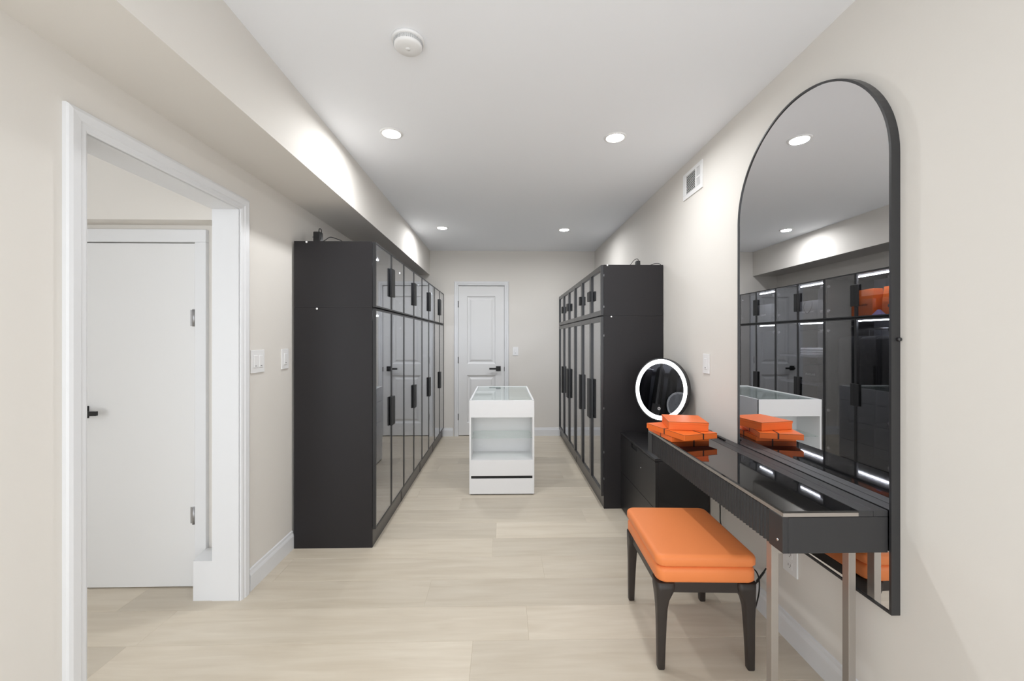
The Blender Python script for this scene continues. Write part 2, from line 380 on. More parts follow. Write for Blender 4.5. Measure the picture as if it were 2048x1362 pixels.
# ------------------------------------------------------------------ left wardrobes: 4 two-door units, each with a top cabinet
LX0, LX1, LF = XL + 0.016, -0.848, -0.825       # back, body front, door face
LY0, LDW = 2.658, 0.3795
T = 0.018
def hinge(parent, x, y, z, s, side):           # cup hinge behind a door: s=+1 door face looks to +x
    mb = MB().cyl((x, y, z), (x - s * 0.010, y, z), 0.0165, n=14)
    a, b = sorted((y, y + side * 0.028)); mb.box(min(x - s * 0.022, x - s * 0.004), max(x - s * 0.022, x - s * 0.004), a, b, z - 0.008, z + 0.008)
    obj('hinge', mb, 'chrome', parent)
def door_leaf(root, y0, y1, z0, z1, xf, s, st, ra, rec, hside, hw, hz0, hz1, hpro, gm, fm, hzs):
    # s = +1: face looks to +x.  hside = +1: hinges on the far (high y) edge
    th = 0.020; xb = xf - s * th; xa, xc = sorted((xf, xb))
    mb = MB().box(xa, xc, y0, y0 + st, z0, z1).box(xa, xc, y1 - st, y1, z0, z1).box(xa, xc, y0 + st, y1 - st, z0, z0 + ra).box(xa, xc, y0 + st, y1 - st, z1 - ra, z1)
    d = obj('door', mb, fm, root)
    g0, g1 = sorted((xf - s * rec, xf - s * (rec + 0.004)))
    obj('glass_pane', B(g0, g1, y0 + st - 0.002, y1 - st + 0.002, z0 + ra - 0.002, z1 - ra + 0.002), gm, d)
    hy = y0 if hside > 0 else y1 - hw
    h0, h1 = sorted((xf - s * 0.001, xf + s * hpro))
    obj('handle', B(h0, h1, hy, hy + hw, hz0, hz1), 'handle', d, 0.0015)
    for z in hzs: hinge(d, xf - s * (rec + 0.005), (y1 - 0.045) if hside > 0 else (y0 + 0.045), z, s, hside)
    return d
def left_unit(lower, y0, label):
    y1 = y0 + 2 * LDW; yc = (y0 + y1) / 2
    z0, z1 = (0.0, 1.5535) if lower else (1.5545, 1.985)
    r = thing('wardrobe' if lower else 'top_cabinet', ((LX0 + LX1) / 2, yc, z0), label, 'wardrobe' if lower else 'cabinet',
              'left wardrobe row' if lower else 'left top cabinet row')
    zb = 0.115 if lower else z0
    obj('side_panel', B(LX0, LX1, y0 + 0.0005, y0 + T, z0, z1), 'laminate', r)
    obj('side_panel', B(LX0, LX1, y1 - T, y1 - 0.0005, z0, z1), 'laminate', r)
    obj('top_panel', B(LX0, LX1, y0 + T, y1 - T, z1 - T, z1), 'laminate', r)
    obj('bottom_panel', B(LX0, LX1, y0 + T, y1 - T, zb, zb + T), 'laminate', r)
    obj('back_panel', B(LX0, LX0 + 0.008, y0 + T, y1 - T, zb + T, z1 - T), 'laminate_in', r)
    if lower:
        obj('toe_board', B(LX1 - 0.016, LX1 - 0.001, y0 + T, y1 - T, 0, zb), 'toe', r)
        rod = MB().cyl((-1.10, y0 + T, 1.455), (-1.10, y1 - T, 1.455), 0.011, n=14)
        obj('hanging_rod', rod, 'chrome', r)
    obj('light_strip', B(-0.975, -0.965, y0 + 0.03, y0 + 0.52, z1 - T - 0.010, z1 - T - 0.001), 'led', r)
    dz0, dz1 = (0.120, 1.5485) if lower else (1.5595, 1.981)
    hz = (0.719, 0.928) if lower else (1.664, 1.869)
    hs = (dz1 - 0.11, dz0 + 0.5, dz0 + 0.11) if lower else (dz1 - 0.085, dz0 + 0.085)
    for k, side in ((0, -1), (1, 1)):
        a = y0 + k * LDW
        # near leaf hinged on its near edge, far leaf on its far edge, handles meet in the middle
        door_leaf(r, a + 0.001, a + LDW - 0.001, dz0, dz1, LF, 1, 0.011, 0.011, 0.003, side, 0.042, hz[0], hz[1], 0.014, 'glass_l', 'frame', hs)
    return r
ORD = ['nearest to the doorway', 'second from the near end', 'third from the near end', 'farthest, beside the end door']
lw0 = left_unit(True, LY0, 'tall black wardrobe with two grey glass doors in left row, ' + ORD[0])
lu0 = left_unit(False, LY0, 'black top cabinet with two grey glass doors in left row, ' + ORD[0])
for i in range(1, 4):
    o = Vector((0, i * 2 * LDW, 0))
    dup(lw0, lw0.location + o, 'tall black wardrobe with two grey glass doors in left row, ' + ORD[i])
    dup(lu0, lu0.location + o, 'black top cabinet with two grey glass doors in left row, ' + ORD[i])
for (x, z, r) in ((-1.203, 1.5535 - 0.006, lw0), (-1.270, 1.979, lu0)):
    obj('cover_cap', MB().lathe([(0.0005, -0.003), (0.006, -0.002), (0.0072, 0.001)], (x, LY0, z), 'y', 14), 'plastic', r, label='small white round cover cap')

# ------------------------------------------------------------------ right wardrobes: 2 three-door units with framed glass
RX0, RX1, RF = 0.803, XR - 0.006, 0.781
RY0, RDW = 3.232, 0.4105
def right_unit(lower, y0, label):
    y1 = y0 + 3 * RDW; yc = (y0 + y1) / 2
    z0, z1 = (0.0, 1.5365) if lower else (1.5375, 1.945)
    r = thing('wardrobe' if lower else 'top_cabinet', ((RX0 + RX1) / 2, yc, z0), label, 'wardrobe' if lower else 'cabinet',
              'right wardrobe row' if lower else 'right top cabinet row')
    zb = 0.10 if lower else z0
    obj('side_panel', B(RX0, RX1, y0 + 0.0005, y0 + T, z0, z1), 'laminate', r)
    obj('side_panel', B(RX0, RX1, y1 - T, y1 - 0.0005, z0, z1), 'laminate', r)
    obj('divider_panel', B(RX0, RX1 - 0.01, y0 + 2 * RDW - T / 2, y0 + 2 * RDW + T / 2, zb + T, z1 - T), 'laminate', r)
    obj('top_panel', B(RX0, RX1, y0 + T, y1 - T, z1 - T, z1), 'laminate', r)
    obj('bottom_panel', B(RX0, RX1, y0 + T, y1 - T, zb, zb + T), 'laminate', r)
    obj('back_panel', B(RX1 - 0.008, RX1, y0 + T, y1 - T, zb + T, z1 - T), 'laminate_in', r)
    if lower:
        obj('toe_board', B(RX0 + 0.001, RX0 + 0.016, y0 + T, y1 - T, 0, zb), 'toe', r)
        obj('hanging_rod', MB().cyl((1.04, y0 + T, 1.44), (1.04, y1 - T, 1.44), 0.011, n=14), 'chrome', r)
    obj('light_strip', B(RX1 - 0.098, RX1 - 0.09, y0 + 0.05, y1 - 0.05, z1 - T - 0.010, z1 - T - 0.001), 'led', r)
    dz0, dz1 = (0.100, 1.5315) if lower else (1.5425, 1.943)
    hz = (0.652, 0.997) if lower else (1.690, 1.775)
    hs = (dz1 - 0.11, dz0 + 0.6, dz0 + 0.11) if lower else (dz1 - 0.085, dz0 + 0.085)
    for k, side in ((0, -1), (1, 1), (2, 1)):
        a = y0 + k * RDW
        door_leaf(r, a + 0.0015, a + RDW - 0.0015, dz0, dz1, RF, -1, 0.028, 0.040, 0.012, side, 0.050, hz[0], hz[1], 0.018, 'glass_r', 'frame_r', hs)
    return r
rw0 = right_unit(True, RY0, 'tall black wardrobe with three framed glass doors in right row, beside the drawer chest')
ru0 = right_unit(False, RY0, 'black top cabinet with three framed glass doors in right row, nearer one')
dup(rw0, rw0.location + Vector((0, 3 * RDW, 0)), 'tall black wardrobe with three framed glass doors in right row, farther one by end wall')
dup(ru0, ru0.location + Vector((0, 3 * RDW, 0)), 'black top cabinet with three framed glass doors in right row, farther one by end wall')
for (x, z, r) in ((0.863, 1.5365 - 0.006, rw0), (0.831, 1.941, ru0)):
    obj('cover_cap', MB().lathe([(0.0005, -0.003), (0.006, -0.002), (0.0072, 0.001)], (x, RY0, z), 'y', 14), 'plastic', r, label='small white round cover cap')
for z, r in ((1.86, ru0), (1.61, ru0), (1.38, rw0), (0.80, rw0), (0.45, rw0), (0.24, rw0)):
    obj('hinge_screw', B(RX0 - 0.003, RX0 + 0.001, RY0 - 0.004, RY0 + 0.002, z - 0.008, z + 0.008), 'nickel', r)

# ------------------------------------------------------------------ display island
IX0, IX1, IY0, IY1, IH = -0.294, 0.270, 3.535, 4.625, 0.820
isl = thing('display_island', ((IX0 + IX1) / 2, (IY0 + IY1) / 2, 0), 'white display island with glass top and open front shelf', 'island')
def I(name, mb, m, bevel=0.0, parent=isl, label=None): return obj(name, mb, m, parent, bevel, label=label)
TI = 0.016
I('side_panel', MB().box(IX1 - TI, IX1, IY0 + 0.001, IY1, 0.008, IH), 'white_lacquer', 0.001)
I('side_panel', MB().box(IX0, IX0 + TI, IY0 + 0.001, IY0 + 0.30, 0.008, IH).box(IX0, IX0 + TI, IY0 + 0.30, IY1, 0.665, IH), 'white_lacquer', 0.001)
I('end_panel', B(IX0 + TI, IX1 - TI, IY1 - TI, IY1, 0.008, IH), 'white_lacquer')
I('front_rail', B(IX0, IX1, IY0, IY0 + TI, 0.672, IH), 'white_lacquer', 0.001)
I('tray_panel', B(IX0 + TI, IX1 - TI, IY0 + TI, IY1 - TI, 0.672, 0.690), 'white_lacquer')
I('tray_divider', B(-0.020, -0.008, IY0 + TI, IY1 - TI, 0.690, 0.790), 'white_lacquer')
I('tray_divider', B(IX0 + TI, IX1 - TI, 3.92, 3.932, 0.690, 0.790), 'white_lacquer')
I('tray_divider', B(IX0 + TI, IX1 - TI, 4.28, 4.292, 0.690, 0.790), 'white_lacquer')
I('glass_top', B(IX0 + TI, IX1 - TI, IY0 + TI, IY1 - TI, 0.809, 0.815), 'glass_clear')
I('back_panel', B(IX0 + TI, IX1 - TI, IY0 + 0.285, IY0 + 0.30, 0.10, 0.672), 'white_lacquer')
I('grommet', MB().lathe([(0.018, 0.0), (0.018, -0.003), (0.024, -0.003), (0.024, 0.0)], (-0.215, IY0 + 0.285, 0.362), 'y', 24, smooth=False, cap=False), 'plastic')
I('shelf_panel', B(IX0 + TI, IX1 - TI, IY0 + 0.018, IY0 + 0.285, 0.288, 0.303), 'white_lacquer')
gs = I('glass_shelf', B(IX0 + TI + 0.002, IX1 - TI - 0.002, IY0 + 0.012, IY0 + 0.283, 0.489, 0.496), 'glass_clear')
for x in (IX0 + TI + 0.006, IX1 - TI - 0.006):
    for yq in (IY0 + 0.05, IY0 + 0.24): I('shelf_pin', MB().cyl((x - 0.006, yq, 0.484), (x + 0.006, yq, 0.484), 0.004, n=10), 'chrome')
I('drawer', B(IX0 + 0.001, IX1 - 0.001, IY0, IY0 + 0.017, 0.166, 0.303), 'white_lacquer', 0.001)
dr = I('drawer', B(IX0 + 0.001, IX1 - 0.001, IY0, IY0 + 0.017, 0.009, 0.143), 'white_lacquer', 0.001)
I('finger_groove', B(IX0 + TI, IX1 - TI, IY0 + 0.004, IY0 + 0.030, 0.143, 0.166), 'dark_gap', parent=dr)
I('plinth', B(IX0 + 0.012, IX1 - 0.012, IY0 + 0.012, IY1 - 0.012, 0.0, 0.009), 'dark_gap')
for a, b in ((0.010, 0.220), (0.224, 0.440), (0.444, 0.660)):
    d = I('drawer', B(IX0, IX0 + 0.017, IY0 + 0.304, IY1 - 0.001, a, b), 'white_lacquer', 0.0015)
I('inner_carcass', B(IX0 + 0.018, IX1 - TI, IY0 + 0.30, IY1 - TI, 0.012, 0.672), 'white_lacquer')

# ------------------------------------------------------------------ drawer chest beside the vanity
CX0, CX1, CY0, CY1, CH = 0.938, XR - 0.008, 2.492, 3.222, 0.612
ch = thing('drawer_chest', ((CX0 + CX1) / 2, (CY0 + CY1) / 2, 0), 'low black two-drawer chest between vanity table and right wardrobe', 'chest')
obj('body', MB().box(CX0 + 0.018, CX1, CY0, CY1, 0.0, CH - 0.016), 'drawer', ch, 0.002)
obj('top_panel', B(CX0 - 0.004, CX1, CY0 - 0.002, CY1, CH - 0.016, CH), 'drawer', ch, 0.002)
u = MB().box(CX0, CX0 + 0.0175, CY0, CY1 - 0.001, 0.302, 0.560).box(CX0, CX0 + 0.0175, CY0, 2.84, 0.560, 0.592).box(CX0, CX0 + 0.0175, 2.97, CY1 - 0.001, 0.560, 0.592)
ud = obj('drawer', u, 'drawer', ch)
obj('finger_pull', MB().box(CX0 + 0.010, CX0 + 0.0175, 2.84, 2.97, 0.560, 0.592), 'dark_gap', ud)
obj('cover_cap', MB().lathe([(0.0005, -0.0015), (0.0035, -0.001), (0.004, 0.001)], (CX0, 2.76, 0.475), 'x', 10), 'plastic', ud)
obj('drawer', B(CX0, CX0 + 0.0175, CY0, CY1 - 0.001, 0.012, 0.298), 'drawer', ch)

# ------------------------------------------------------------------ vanity table
VX0, VX1, VY0, VY1 = 0.905, 1.2535, 1.300, 2.530
van = thing('vanity_table', ((VX0 + VX1) / 2, (VY0 + VY1) / 2, 0), 'black vanity table with fluted drawer, glass top and steel legs', 'table')
def V(name, mb, m, bevel=0.0, seg=1, parent=van): return obj(name, mb, m, parent, bevel, seg)
V('body', MB().box(VX0 + 0.018, VX1, VY0 + 0.0, VY1, 0.655, 0.772), 'desk', 0.002)
V('rear_ledge', MB().box(1.158, 1.205, VY0 + 0.001, VY1, 0.7725, 0.792), 'grain', 0.0012)
V('rear_ledge', MB().box(1.2065, VX1, VY0 + 0.001, VY1, 0.7725, 0.792), 'grain', 0.0012)
V('corner_block', B(VX0, VX0 + 0.0185, VY0, 1.371, 0.655, 0.774), 'desk', 0.002)
V('corner_block', B(VX0, VX0 + 0.0185, 2.462, VY1, 0.655, 0.774), 'desk', 0.002)
fl = MB(); n = 54; y0 = 1.3725; dyf = (2.4605 - y0) / n; pts = []
for i in range(n):
    for k in range(5):
        t = k / 5; pts.append((VX0 + 0.0075 - 0.0065 * math.sin(math.pi * min(1, t / 0.86)) if t < 0.86 else VX0 + 0.0085, y0 + (i + t) * dyf))
pts.append((VX0 + 0.0075, 2.4605)); pts += [(VX0 + 0.0178, 2.4605), (VX0 + 0.0178, y0)]
fl.loft([[(x, yq, 0.658) for x, yq in pts], [(x, yq, 0.770) for x, yq in pts]], False)
V('fluted_drawer_front', fl, 'desk')
V('metal_edge', MB().box(VX0 + 0.002, 1.156, VY0 + 0.001, VY0 + 0.010, 0.774, 0.786).box(VX0 + 0.002, VX0 + 0.011, VY0 + 0.010, VY1 - 0.004, 0.774, 0.786)
  .box(VX0 + 0.011, 1.156, VY1 - 0.012, VY1 - 0.004, 0.774, 0.786), 'steel')
V('inlay_panel', B(VX0 + 0.012, 1.155, VY0 + 0.011, VY1 - 0.013, 0.773, 0.785), 'desk')
V('glass_top', B(VX0 + 0.003, 1.156, VY0 + 0.002, VY1 - 0.004, 0.7862, 0.792), 'black_glass', 0.0012)
LG = 1.390
for x in (0.928, 1.2005): V('leg', B(x, x + 0.025, LG, LG + 0.028, 0.0, 0.655), 'steel', 0.001)
V('crossbar', B(0.953, 1.2005, LG, LG + 0.028, 0.609, 0.655), 'steel', 0.001)
for x in (0.965, 1.20): V('support_block', B(x, x + 0.03, 2.497, 2.527, CH, 0.655), 'steel')
V('keyhole', MB().lathe([(0.0005, -0.002), (0.004, -0.002), (0.005, 0.002)], (VX0, 1.325, 0.690), 'x', 12), 'chrome')

# ------------------------------------------------------------------ arched wall mirror
am = thing('arch_mirror', (1.27, 1.7225, 0.457), 'tall arched wall mirror with thin black frame behind the vanity table', 'mirror')
def arch(ins):
    c, r = 1.7225, 0.4325 - ins; zs, zb = 1.956, 0.457 + ins
    p = [(c - r, zb), (c + r, zb)]
    for k in range(49): t = math.pi * k / 48; p.append((c + r * math.cos(t), zs + r * math.sin(t)))
    return p
mb = MB(); xf, xb = 1.254, 1.2835
rings = [[(xb, *p) for p in arch(0)], [(xf, *p) for p in arch(0)], [(xf, *p) for p in arch(0.008)], [(xf + 0.006, *p) for p in arch(0.008)], [(xb, *p) for p in arch(0.008)]]
mb.loft(rings, False, closed=True); obj('frame', mb, 'frame_r', am)
obj('mirror_glass', MB().loft([[(xf + 0.004, *p) for p in arch(0.0082)], [(xf + 0.010, *p) for p in arch(0.0082)]], False), 'mirror', am)
for (yq, z) in ((1.285, 1.35),): obj('wall_clip', MB().lathe([(0.001, -0.004), (0.006, -0.003), (0.007, 0.004)], (1.276, yq, z), 'y', 14), 'frame_r', am)

# ------------------------------------------------------------------ round lit make-up mirror on the chest
rm = thing('makeup_mirror', (1.125, 2.87, CH), 'round lighted make-up mirror glowing beside the orange boxes', 'mirror', rz=R(-58))
def Lc(name, mb, m, bevel=0, parent=rm): return obj(name, mb, m, parent, bevel, local=True)
Lc('base', MB().lathe([(0.09, 0.0), (0.09, 0.008), (0.085, 0.012), (0.01, 0.014)], (0, 0.0, 0), 'z', 32), 'frame')
Lc('neck', MB().cyl((0, 0.012, 0.012), (0, 0.028, 0.25), 0.011, n=14), 'frame')
tilt = Matrix.Rotation(R(-6), 4, 'X'); zc = 0.382
def disc(prof, n=96, cap=True):
    mb = MB().lathe(prof, (0, 0, 0), 'y', n, smooth=False, cap=cap)
    mb.v = [tuple((tilt @ Vector(v)) + Vector((0, 0, zc))) for v in mb.v]; return mb
Lc('rim', disc([(0.210, 0.010), (0.2205, 0.010), (0.2225, 0.004), (0.2225, -0.020), (0.218, -0.022), (0.214, -0.022), (0.214, -0.014)], cap=True), 'frame')
Lc('mirror_glass', disc([(0.001, -0.0155), (0.184, -0.0155), (0.184, -0.012), (0.001, -0.012)]), 'mirror')
ring = MB(); N = 64
Lc('light_ring', disc([(0.1845, -0.012), (0.1845, -0.017), (0.187, -0.0185), (0.211, -0.0185), (0.2135, -0.017), (0.2135, -0.012)], cap=False), 'ring')
tb = MB().lathe([(0.008, 0.0), (0.008, -0.0008), (0.0105, -0.0008), (0.0105, 0.0)], (0, 0, 0), 'y', 20, cap=False)
tb.box(-0.0008, 0.0008, -0.0008, 0.0, -0.001, 0.007)
tb.v = [tuple((tilt @ (Vector(v) + Vector((0.0, -0.0157, -0.135)))) + Vector((0, 0, zc))) for v in tb.v]
Lc('touch_switch', tb, 'plastic')

# ------------------------------------------------------------------ orange boxes
def gift_box(name, c, z, sx, sy, h, rz, label, lid=0.0, bands=()):
    r = thing(name, (c[0], c[1], z), label, 'box', 'orange boxes on the vanity table', rz)
    hb = h * (1 - lid) if lid else h
    if lid:
        obj('box_base', B(-sx / 2 + 0.002, sx / 2 - 0.002, -sy / 2 + 0.002, sy / 2 - 0.002, 0, hb), 'box_orange', r, 0.001, local=True)
        obj('lid', B(-sx / 2, sx / 2, -sy / 2, sy / 2, hb - 0.001, h), 'box_orange', r, 0.0012, local=True)
        obj('edge_line', MB().box(-sx / 2 - 0.0004, sx / 2 + 0.0004, -sy / 2 - 0.0004, sy / 2 + 0.0004, h - 0.0022, h - 0.0008), 'ribbon', r, local=True)
    else:
        obj('box_body', B(-sx / 2, sx / 2, -sy / 2, sy / 2, 0, h), 'box_orange', r, 0.0012, local=True)
        obj('edge_line', MB().box(-sx / 2 - 0.0004, sx / 2 + 0.0004, -sy / 2 - 0.0004, sy / 2 + 0.0004, h - 0.0022, h - 0.0008), 'ribbon', r, local=True)
    e = 0.0008
    for kind, p in bands:
        if kind == 'x': mb = B(p - 0.004, p + 0.004, -sy / 2 - e, sy / 2 + e, -0.0 + 0.0002, h + e)
        else: mb = B(-sx / 2 - e, sx / 2 + e, p - 0.004, p + 0.004, 0.0002, h + e)
        obj('ribbon', mb, 'ribbon', r, local=True)
    return r
zt = 0.7921
gift_box('gift_box', (1.010, 2.350), zt, 0.215, 0.300, 0.028, R(4), 'flat orange box tied with brown ribbon, lowest of the stack', 0, (('x', 0.02), ('y', -0.02)))
gift_box('gift_box', (1.000, 2.285), zt + 0.0285, 0.208, 0.330, 0.030, R(15), 'flat orange box with brown ribbon, middle of the stack', 0, (('x', 0.015), ('y', 0.0)))
gift_box('gift_box', (1.035, 2.312), zt + 0.0595, 0.208, 0.222, 0.046, R(-12), 'thick orange lidded box on top of the stack', 0.28)
# small black things behind the boxes
pb = thing('charger', (1.195, 2.39, 0.7921), 'small black charger block lying behind the orange boxes', 'charger')
obj('block', B(1.175, 1.225, 2.355, 2.43, 0.7923, 0.815), 'frame', pb, 0.004, 2)
obj('plug_prong', B(1.19, 1.21, 2.43, 2.442, 0.80, 0.806), 'frame', pb)
pen = thing('eyeliner_pen', (1.218, 2.27, 0.7921), 'slim black pen lying on the ledge of the vanity table', 'pen')
obj('barrel', MB().cyl((1.223, 2.335, 0.7975), (1.216, 2.235, 0.7975), 0.0052, n=12), 'frame', pen)
obj('cap', MB().cyl((1.216, 2.235, 0.7975), (1.2138, 2.204, 0.7975), 0.0056, 0.004, n=12), 'handle', pen)

# ------------------------------------------------------------------ stool
st = thing('stool', (0.838, 1.876, 0), 'orange leather stool with double cushion and dark wooden legs', 'stool', rz=R(-2.2))
def rrect(lx, ly, r, z, n=8):
    p = []
    for cx, cy, a0 in ((lx / 2 - r, ly / 2 - r, 0), (-lx / 2 + r, ly / 2 - r, 90), (-lx / 2 + r, -ly / 2 + r, 180), (lx / 2 - r, -ly / 2 + r, 270)):
        for k in range(n + 1): t = R(a0 + 90 * k / n); p.append((cx + r * math.cos(t), cy + r * math.sin(t), z))
    return p
def cushion(lx, ly, z0, z1, pr, er, crown, foot=0.012):
    rings = []; h = z1 - z0
    for ins, z in ((foot * 1.6, z0), (foot * 0.5, z0 + 0.004), (0.0, z0 + foot)): rings.append(rrect(lx - 2 * ins, ly - 2 * ins, pr, z))
    for k in range(7):
        t = R(90 * k / 6); i = er * (1 - math.cos(t)); rings.append(rrect(lx - 2 * i, ly - 2 * i, max(pr - i * 0.6, 0.012), z1 - er + er * math.sin(t)))
    b = er
    for f in (0.25, 0.5, 0.75, 0.96):
        i = b + (min(lx, ly) / 2 - b - 0.012) * f
        rings.append(rrect(lx - 2 * i, ly - 2 * i, max(0.006, pr * (1 - f) * 0.6), z1 + crown * math.sin(f * math.pi / 2)))
    return MB().loft(rings, True)
def St(name, mb, m, bevel=0, seg=1): return obj(name, mb, m, st, bevel, seg, local=True)
SW, SD = 0.402, 0.488
st.scale = (1, 1, 0.98)
St('lower_cushion', cushion(SW, SD, 0.365, 0.432, 0.035, 0.020, 0.002), 'orange')
St('upper_cushion', cushion(SW + 0.008, SD + 0.004, 0.431, 0.482, 0.036, 0.019, 0.004), 'orange')
ax, ay = 0.178, 0.216
for s in (-1, 1):
    St('apron', B(-ax + 0.01, ax - 0.01, s * ay - 0.011, s * ay + 0.011, 0.318, 0.366), 'darkwood', 0.005, 2)
    St('apron', B(s * ax - 0.011, s * ax + 0.011, -ay + 0.01, ay - 0.01, 0.318, 0.366), 'darkwood', 0.005, 2)
for sx in (-1, 1):
    for sy in (-1, 1):
        rings = []
        for z, off, wx in ((0.0, 0.004, 0.013), (0.004, 0.004, 0.0145), (0.10, 0.003, 0.0165), (0.20, 0.001, 0.019), (0.255, 0.0, 0.0215), (0.29, -0.003, 0.026), (0.318, -0.010, 0.034), (0.335, -0.013, 0.038), (0.3655, -0.013, 0.038)):
            cx, cy = sx * (ax + off), sy * (ay + off)
            rings.append([(p[0] + cx, p[1] + cy, z) for p in rrect(2 * wx, 2 * wx, wx * 0.45, 0, 4)])
        St('leg', MB().loft(rings, True), 'darkwood')

# ------------------------------------------------------------------ ceiling fixtures
LABL = {(-0.67, 2.46): 'round recessed downlight in ceiling, near one beside the soffit', (0.685, 2.48): 'round recessed downlight in ceiling, near one above the drawer chest',
        (-0.676, 4.53): 'round recessed downlight in ceiling, far one beside the soffit', (0.687, 4.58): 'round recessed downlight in ceiling, far one above the right wardrobes',}
for (x, yq), lab in LABL.items():
    r = thing('downlight', (x, yq, H), lab, 'ceiling light', 'recessed ceiling downlights')
    obj('trim_ring', MB().lathe([(0.052, 0.0), (0.052, -0.004), (0.056, -0.0065), (0.066, -0.004), (0.068, 0.0)], (x, yq, H), 'z', 40, cap=False), 'plastic', r)
    obj('lens', MB().lathe([(0.0525, -0.001), (0.050, -0.004), (0.03, -0.006), (0.001, -0.0065)], (x, yq, H), 'z', 40), 'lamp', r)
    ld = bpy.data.lights.new('downlight_beam', 'AREA'); ld.shape = 'DISK'; ld.size = 0.10; ld.energy = LAMP; ld.spread = R(172); ld.color = (0.97, 0.985, 1.0)
    lo = bpy.data.objects.new('downlight_beam', ld); COL.objects.link(lo); lo.parent = r; lo.location = (0, 0, -0.010)
sd = thing('smoke_detector', (-0.392, 1.690, H), 'round white smoke detector on the ceiling', 'smoke detector')
c = (-0.392, 1.690, H)
obj('base_plate', MB().lathe([(0.066, 0.0), (0.066, -0.010), (0.062, -0.012), (0.001, -0.012)], c, 'z', 48), 'plastic', sd)
obj('cover', MB().lathe([(0.056, -0.0115), (0.057, -0.030), (0.050, -0.037), (0.020, -0.0385), (0.001, -0.0385)], c, 'z', 48), 'plastic', sd)
vt = MB()
for k in range(48):
    t = 2 * math.pi * k / 48; px, py = c[0] + 0.0575 * math.cos(t), c[1] + 0.0575 * math.sin(t); q = 0.0016
    vt.box(px - q, px + q, py - q, py + q, H - 0.026, H - 0.014)
obj('vent_slots', vt, 'slot_grey', sd)
obj('test_button', MB().lathe([(0.010, -0.038), (0.010, -0.040), (0.001, -0.0405)], c, 'z', 24), 'plastic', sd)

# ------------------------------------------------------------------ wall vent, switches, outlet
vn = thing('wall_vent', (XR, 2.727, 2.33), 'white metal air vent high on the right wall', 'vent')
vy0, vy1, vz0, vz1 = 2.590, 2.866, 2.328, 2.508
obj('frame', MB().box(XR - 0.008, XR - 0.0003, vy0, vy1, vz0, vz0 + 0.032).box(XR - 0.008, XR - 0.0003, vy0, vy1, vz1 - 0.024, vz1)
    .box(XR - 0.008, XR - 0.0003, vy0, vy0 + 0.026, vz0 + 0.032, vz1 - 0.024).box(XR - 0.008, XR - 0.0003, vy1 - 0.045, vy1, vz0 + 0.032, vz1 - 0.024)
    .box(XR - 0.008, XR - 0.0003, 2.672, 2.684, vz0 + 0.032, vz1 - 0.024), 'plastic', vn, 0.001)
obj('backing', B(XR - 0.0015, XR - 0.0004, vy0 + 0.02, vy1 - 0.03, vz0 + 0.02, vz1 - 0.02), 'dark_gap', vn)
lv = MB()
for k in range(11):
    z = vz0 + 0.036 + k * 0.0112; lv.add([(XR - 0.007, 2.684, z), (XR - 0.002, 2.684, z + 0.0015), (XR - 0.002, 2.821, z + 0.0015), (XR - 0.007, 2.821, z), (XR - 0.007, 2.684, z + 0.003), (XR - 0.002, 2.684, z + 0.0045), (XR - 0.002, 2.821, z + 0.0045), (XR - 0.007, 2.821, z + 0.003)],
        [(3, 2, 1, 0), (4, 5, 6, 7), (0, 1, 5, 4), (1, 2, 6, 5), (2, 3, 7, 6), (3, 0, 4, 7)])
obj('horizontal_louvres', lv, 'plastic', vn)
lv = MB().box(XR - 0.007, XR - 0.002, 2.616, 2.672, vz0 + 0.086, vz0 + 0.096)
for k in range(5): yq = 2.620 + k * 0.0115; lv.box(XR - 0.006, XR - 0.002, yq, yq + 0.005, vz0 + 0.032, vz1 - 0.024)
obj('vertical_louvres', lv, 'plastic', vn)

def switch(label, fn, c, zc, w, h, rock, cat='light switch', marks=True):
    r = thing('light_switch', fn(0, 0, 0), label, cat); 
    def bx(u0, u1, z0, z1, d0, d1):
        a = fn(u0, z0, d0); b = fn(u1, z1, d1)
        return B(min(a[0], b[0]), max(a[0], b[0]), min(a[1], b[1]), max(a[1], b[1]), min(a[2], b[2]), max(a[2], b[2]))
    obj('cover_plate', bx(-w / 2, w / 2, -h / 2, h / 2, 0.0003, 0.007), 'plastic', r, 0.0015)
    for u in rock:
        k = obj('rocker', bx(u - 0.017, u + 0.017, -0.034, 0.034, 0.0065, 0.0105), 'plastic', r, 0.002)
        obj('indicator', bx(u - 0.007, u + 0.007, -0.026, -0.022, 0.0103, 0.0109), 'grey_mark', k)
    return r
switch('white double light switch plate beside the doorway', lambda u, z, d: (XL + d, 2.289 + u, 1.228 + z), None, 0, 0.122, 0.126, (-0.025, 0.025))
switch('white single light switch between doorway and left wardrobe', lambda u, z, d: (XL + d, 2.572 + u, 1.228 + z), None, 0, 0.080, 0.124, (0.0,))
switch('white single light switch on end wall beside panelled door', lambda u, z, d: (0.172 + u, YB - d, 1.184 + z), None, 0, 0.080, 0.120, (0.0,))
switch('white single switch plate on right wall above the vanity table', lambda u, z, d: (XR - d, 2.542 + u, 1.196 + z), None, 0, 0.080, 0.124, (0.0,))
ol = thing('wall_outlet', (XR, 1.80, 0.36), 'white electrical outlet on right wall under the vanity table', 'outlet')
obj('cover_plate', B(XR - 0.007, XR - 0.0003, 1.745, 1.835, 0.305, 0.43), 'plastic', ol, 0.0015)
for z in (0.343, 0.392):
    s = obj('socket', B(XR - 0.0085, XR - 0.0065, 1.773, 1.807, z - 0.016, z + 0.016), 'plastic', ol, 0.002)
    obj('slots', MB().box(XR - 0.0089, XR - 0.0084, 1.782, 1.784, z - 0.004, z + 0.007).box(XR - 0.0089, XR - 0.0084, 1.796, 1.798, z - 0.004, z + 0.007).box(XR - 0.0089, XR - 0.0084, 1.7885, 1.7915, z - 0.012, z - 0.008), 'dark_gap', s)

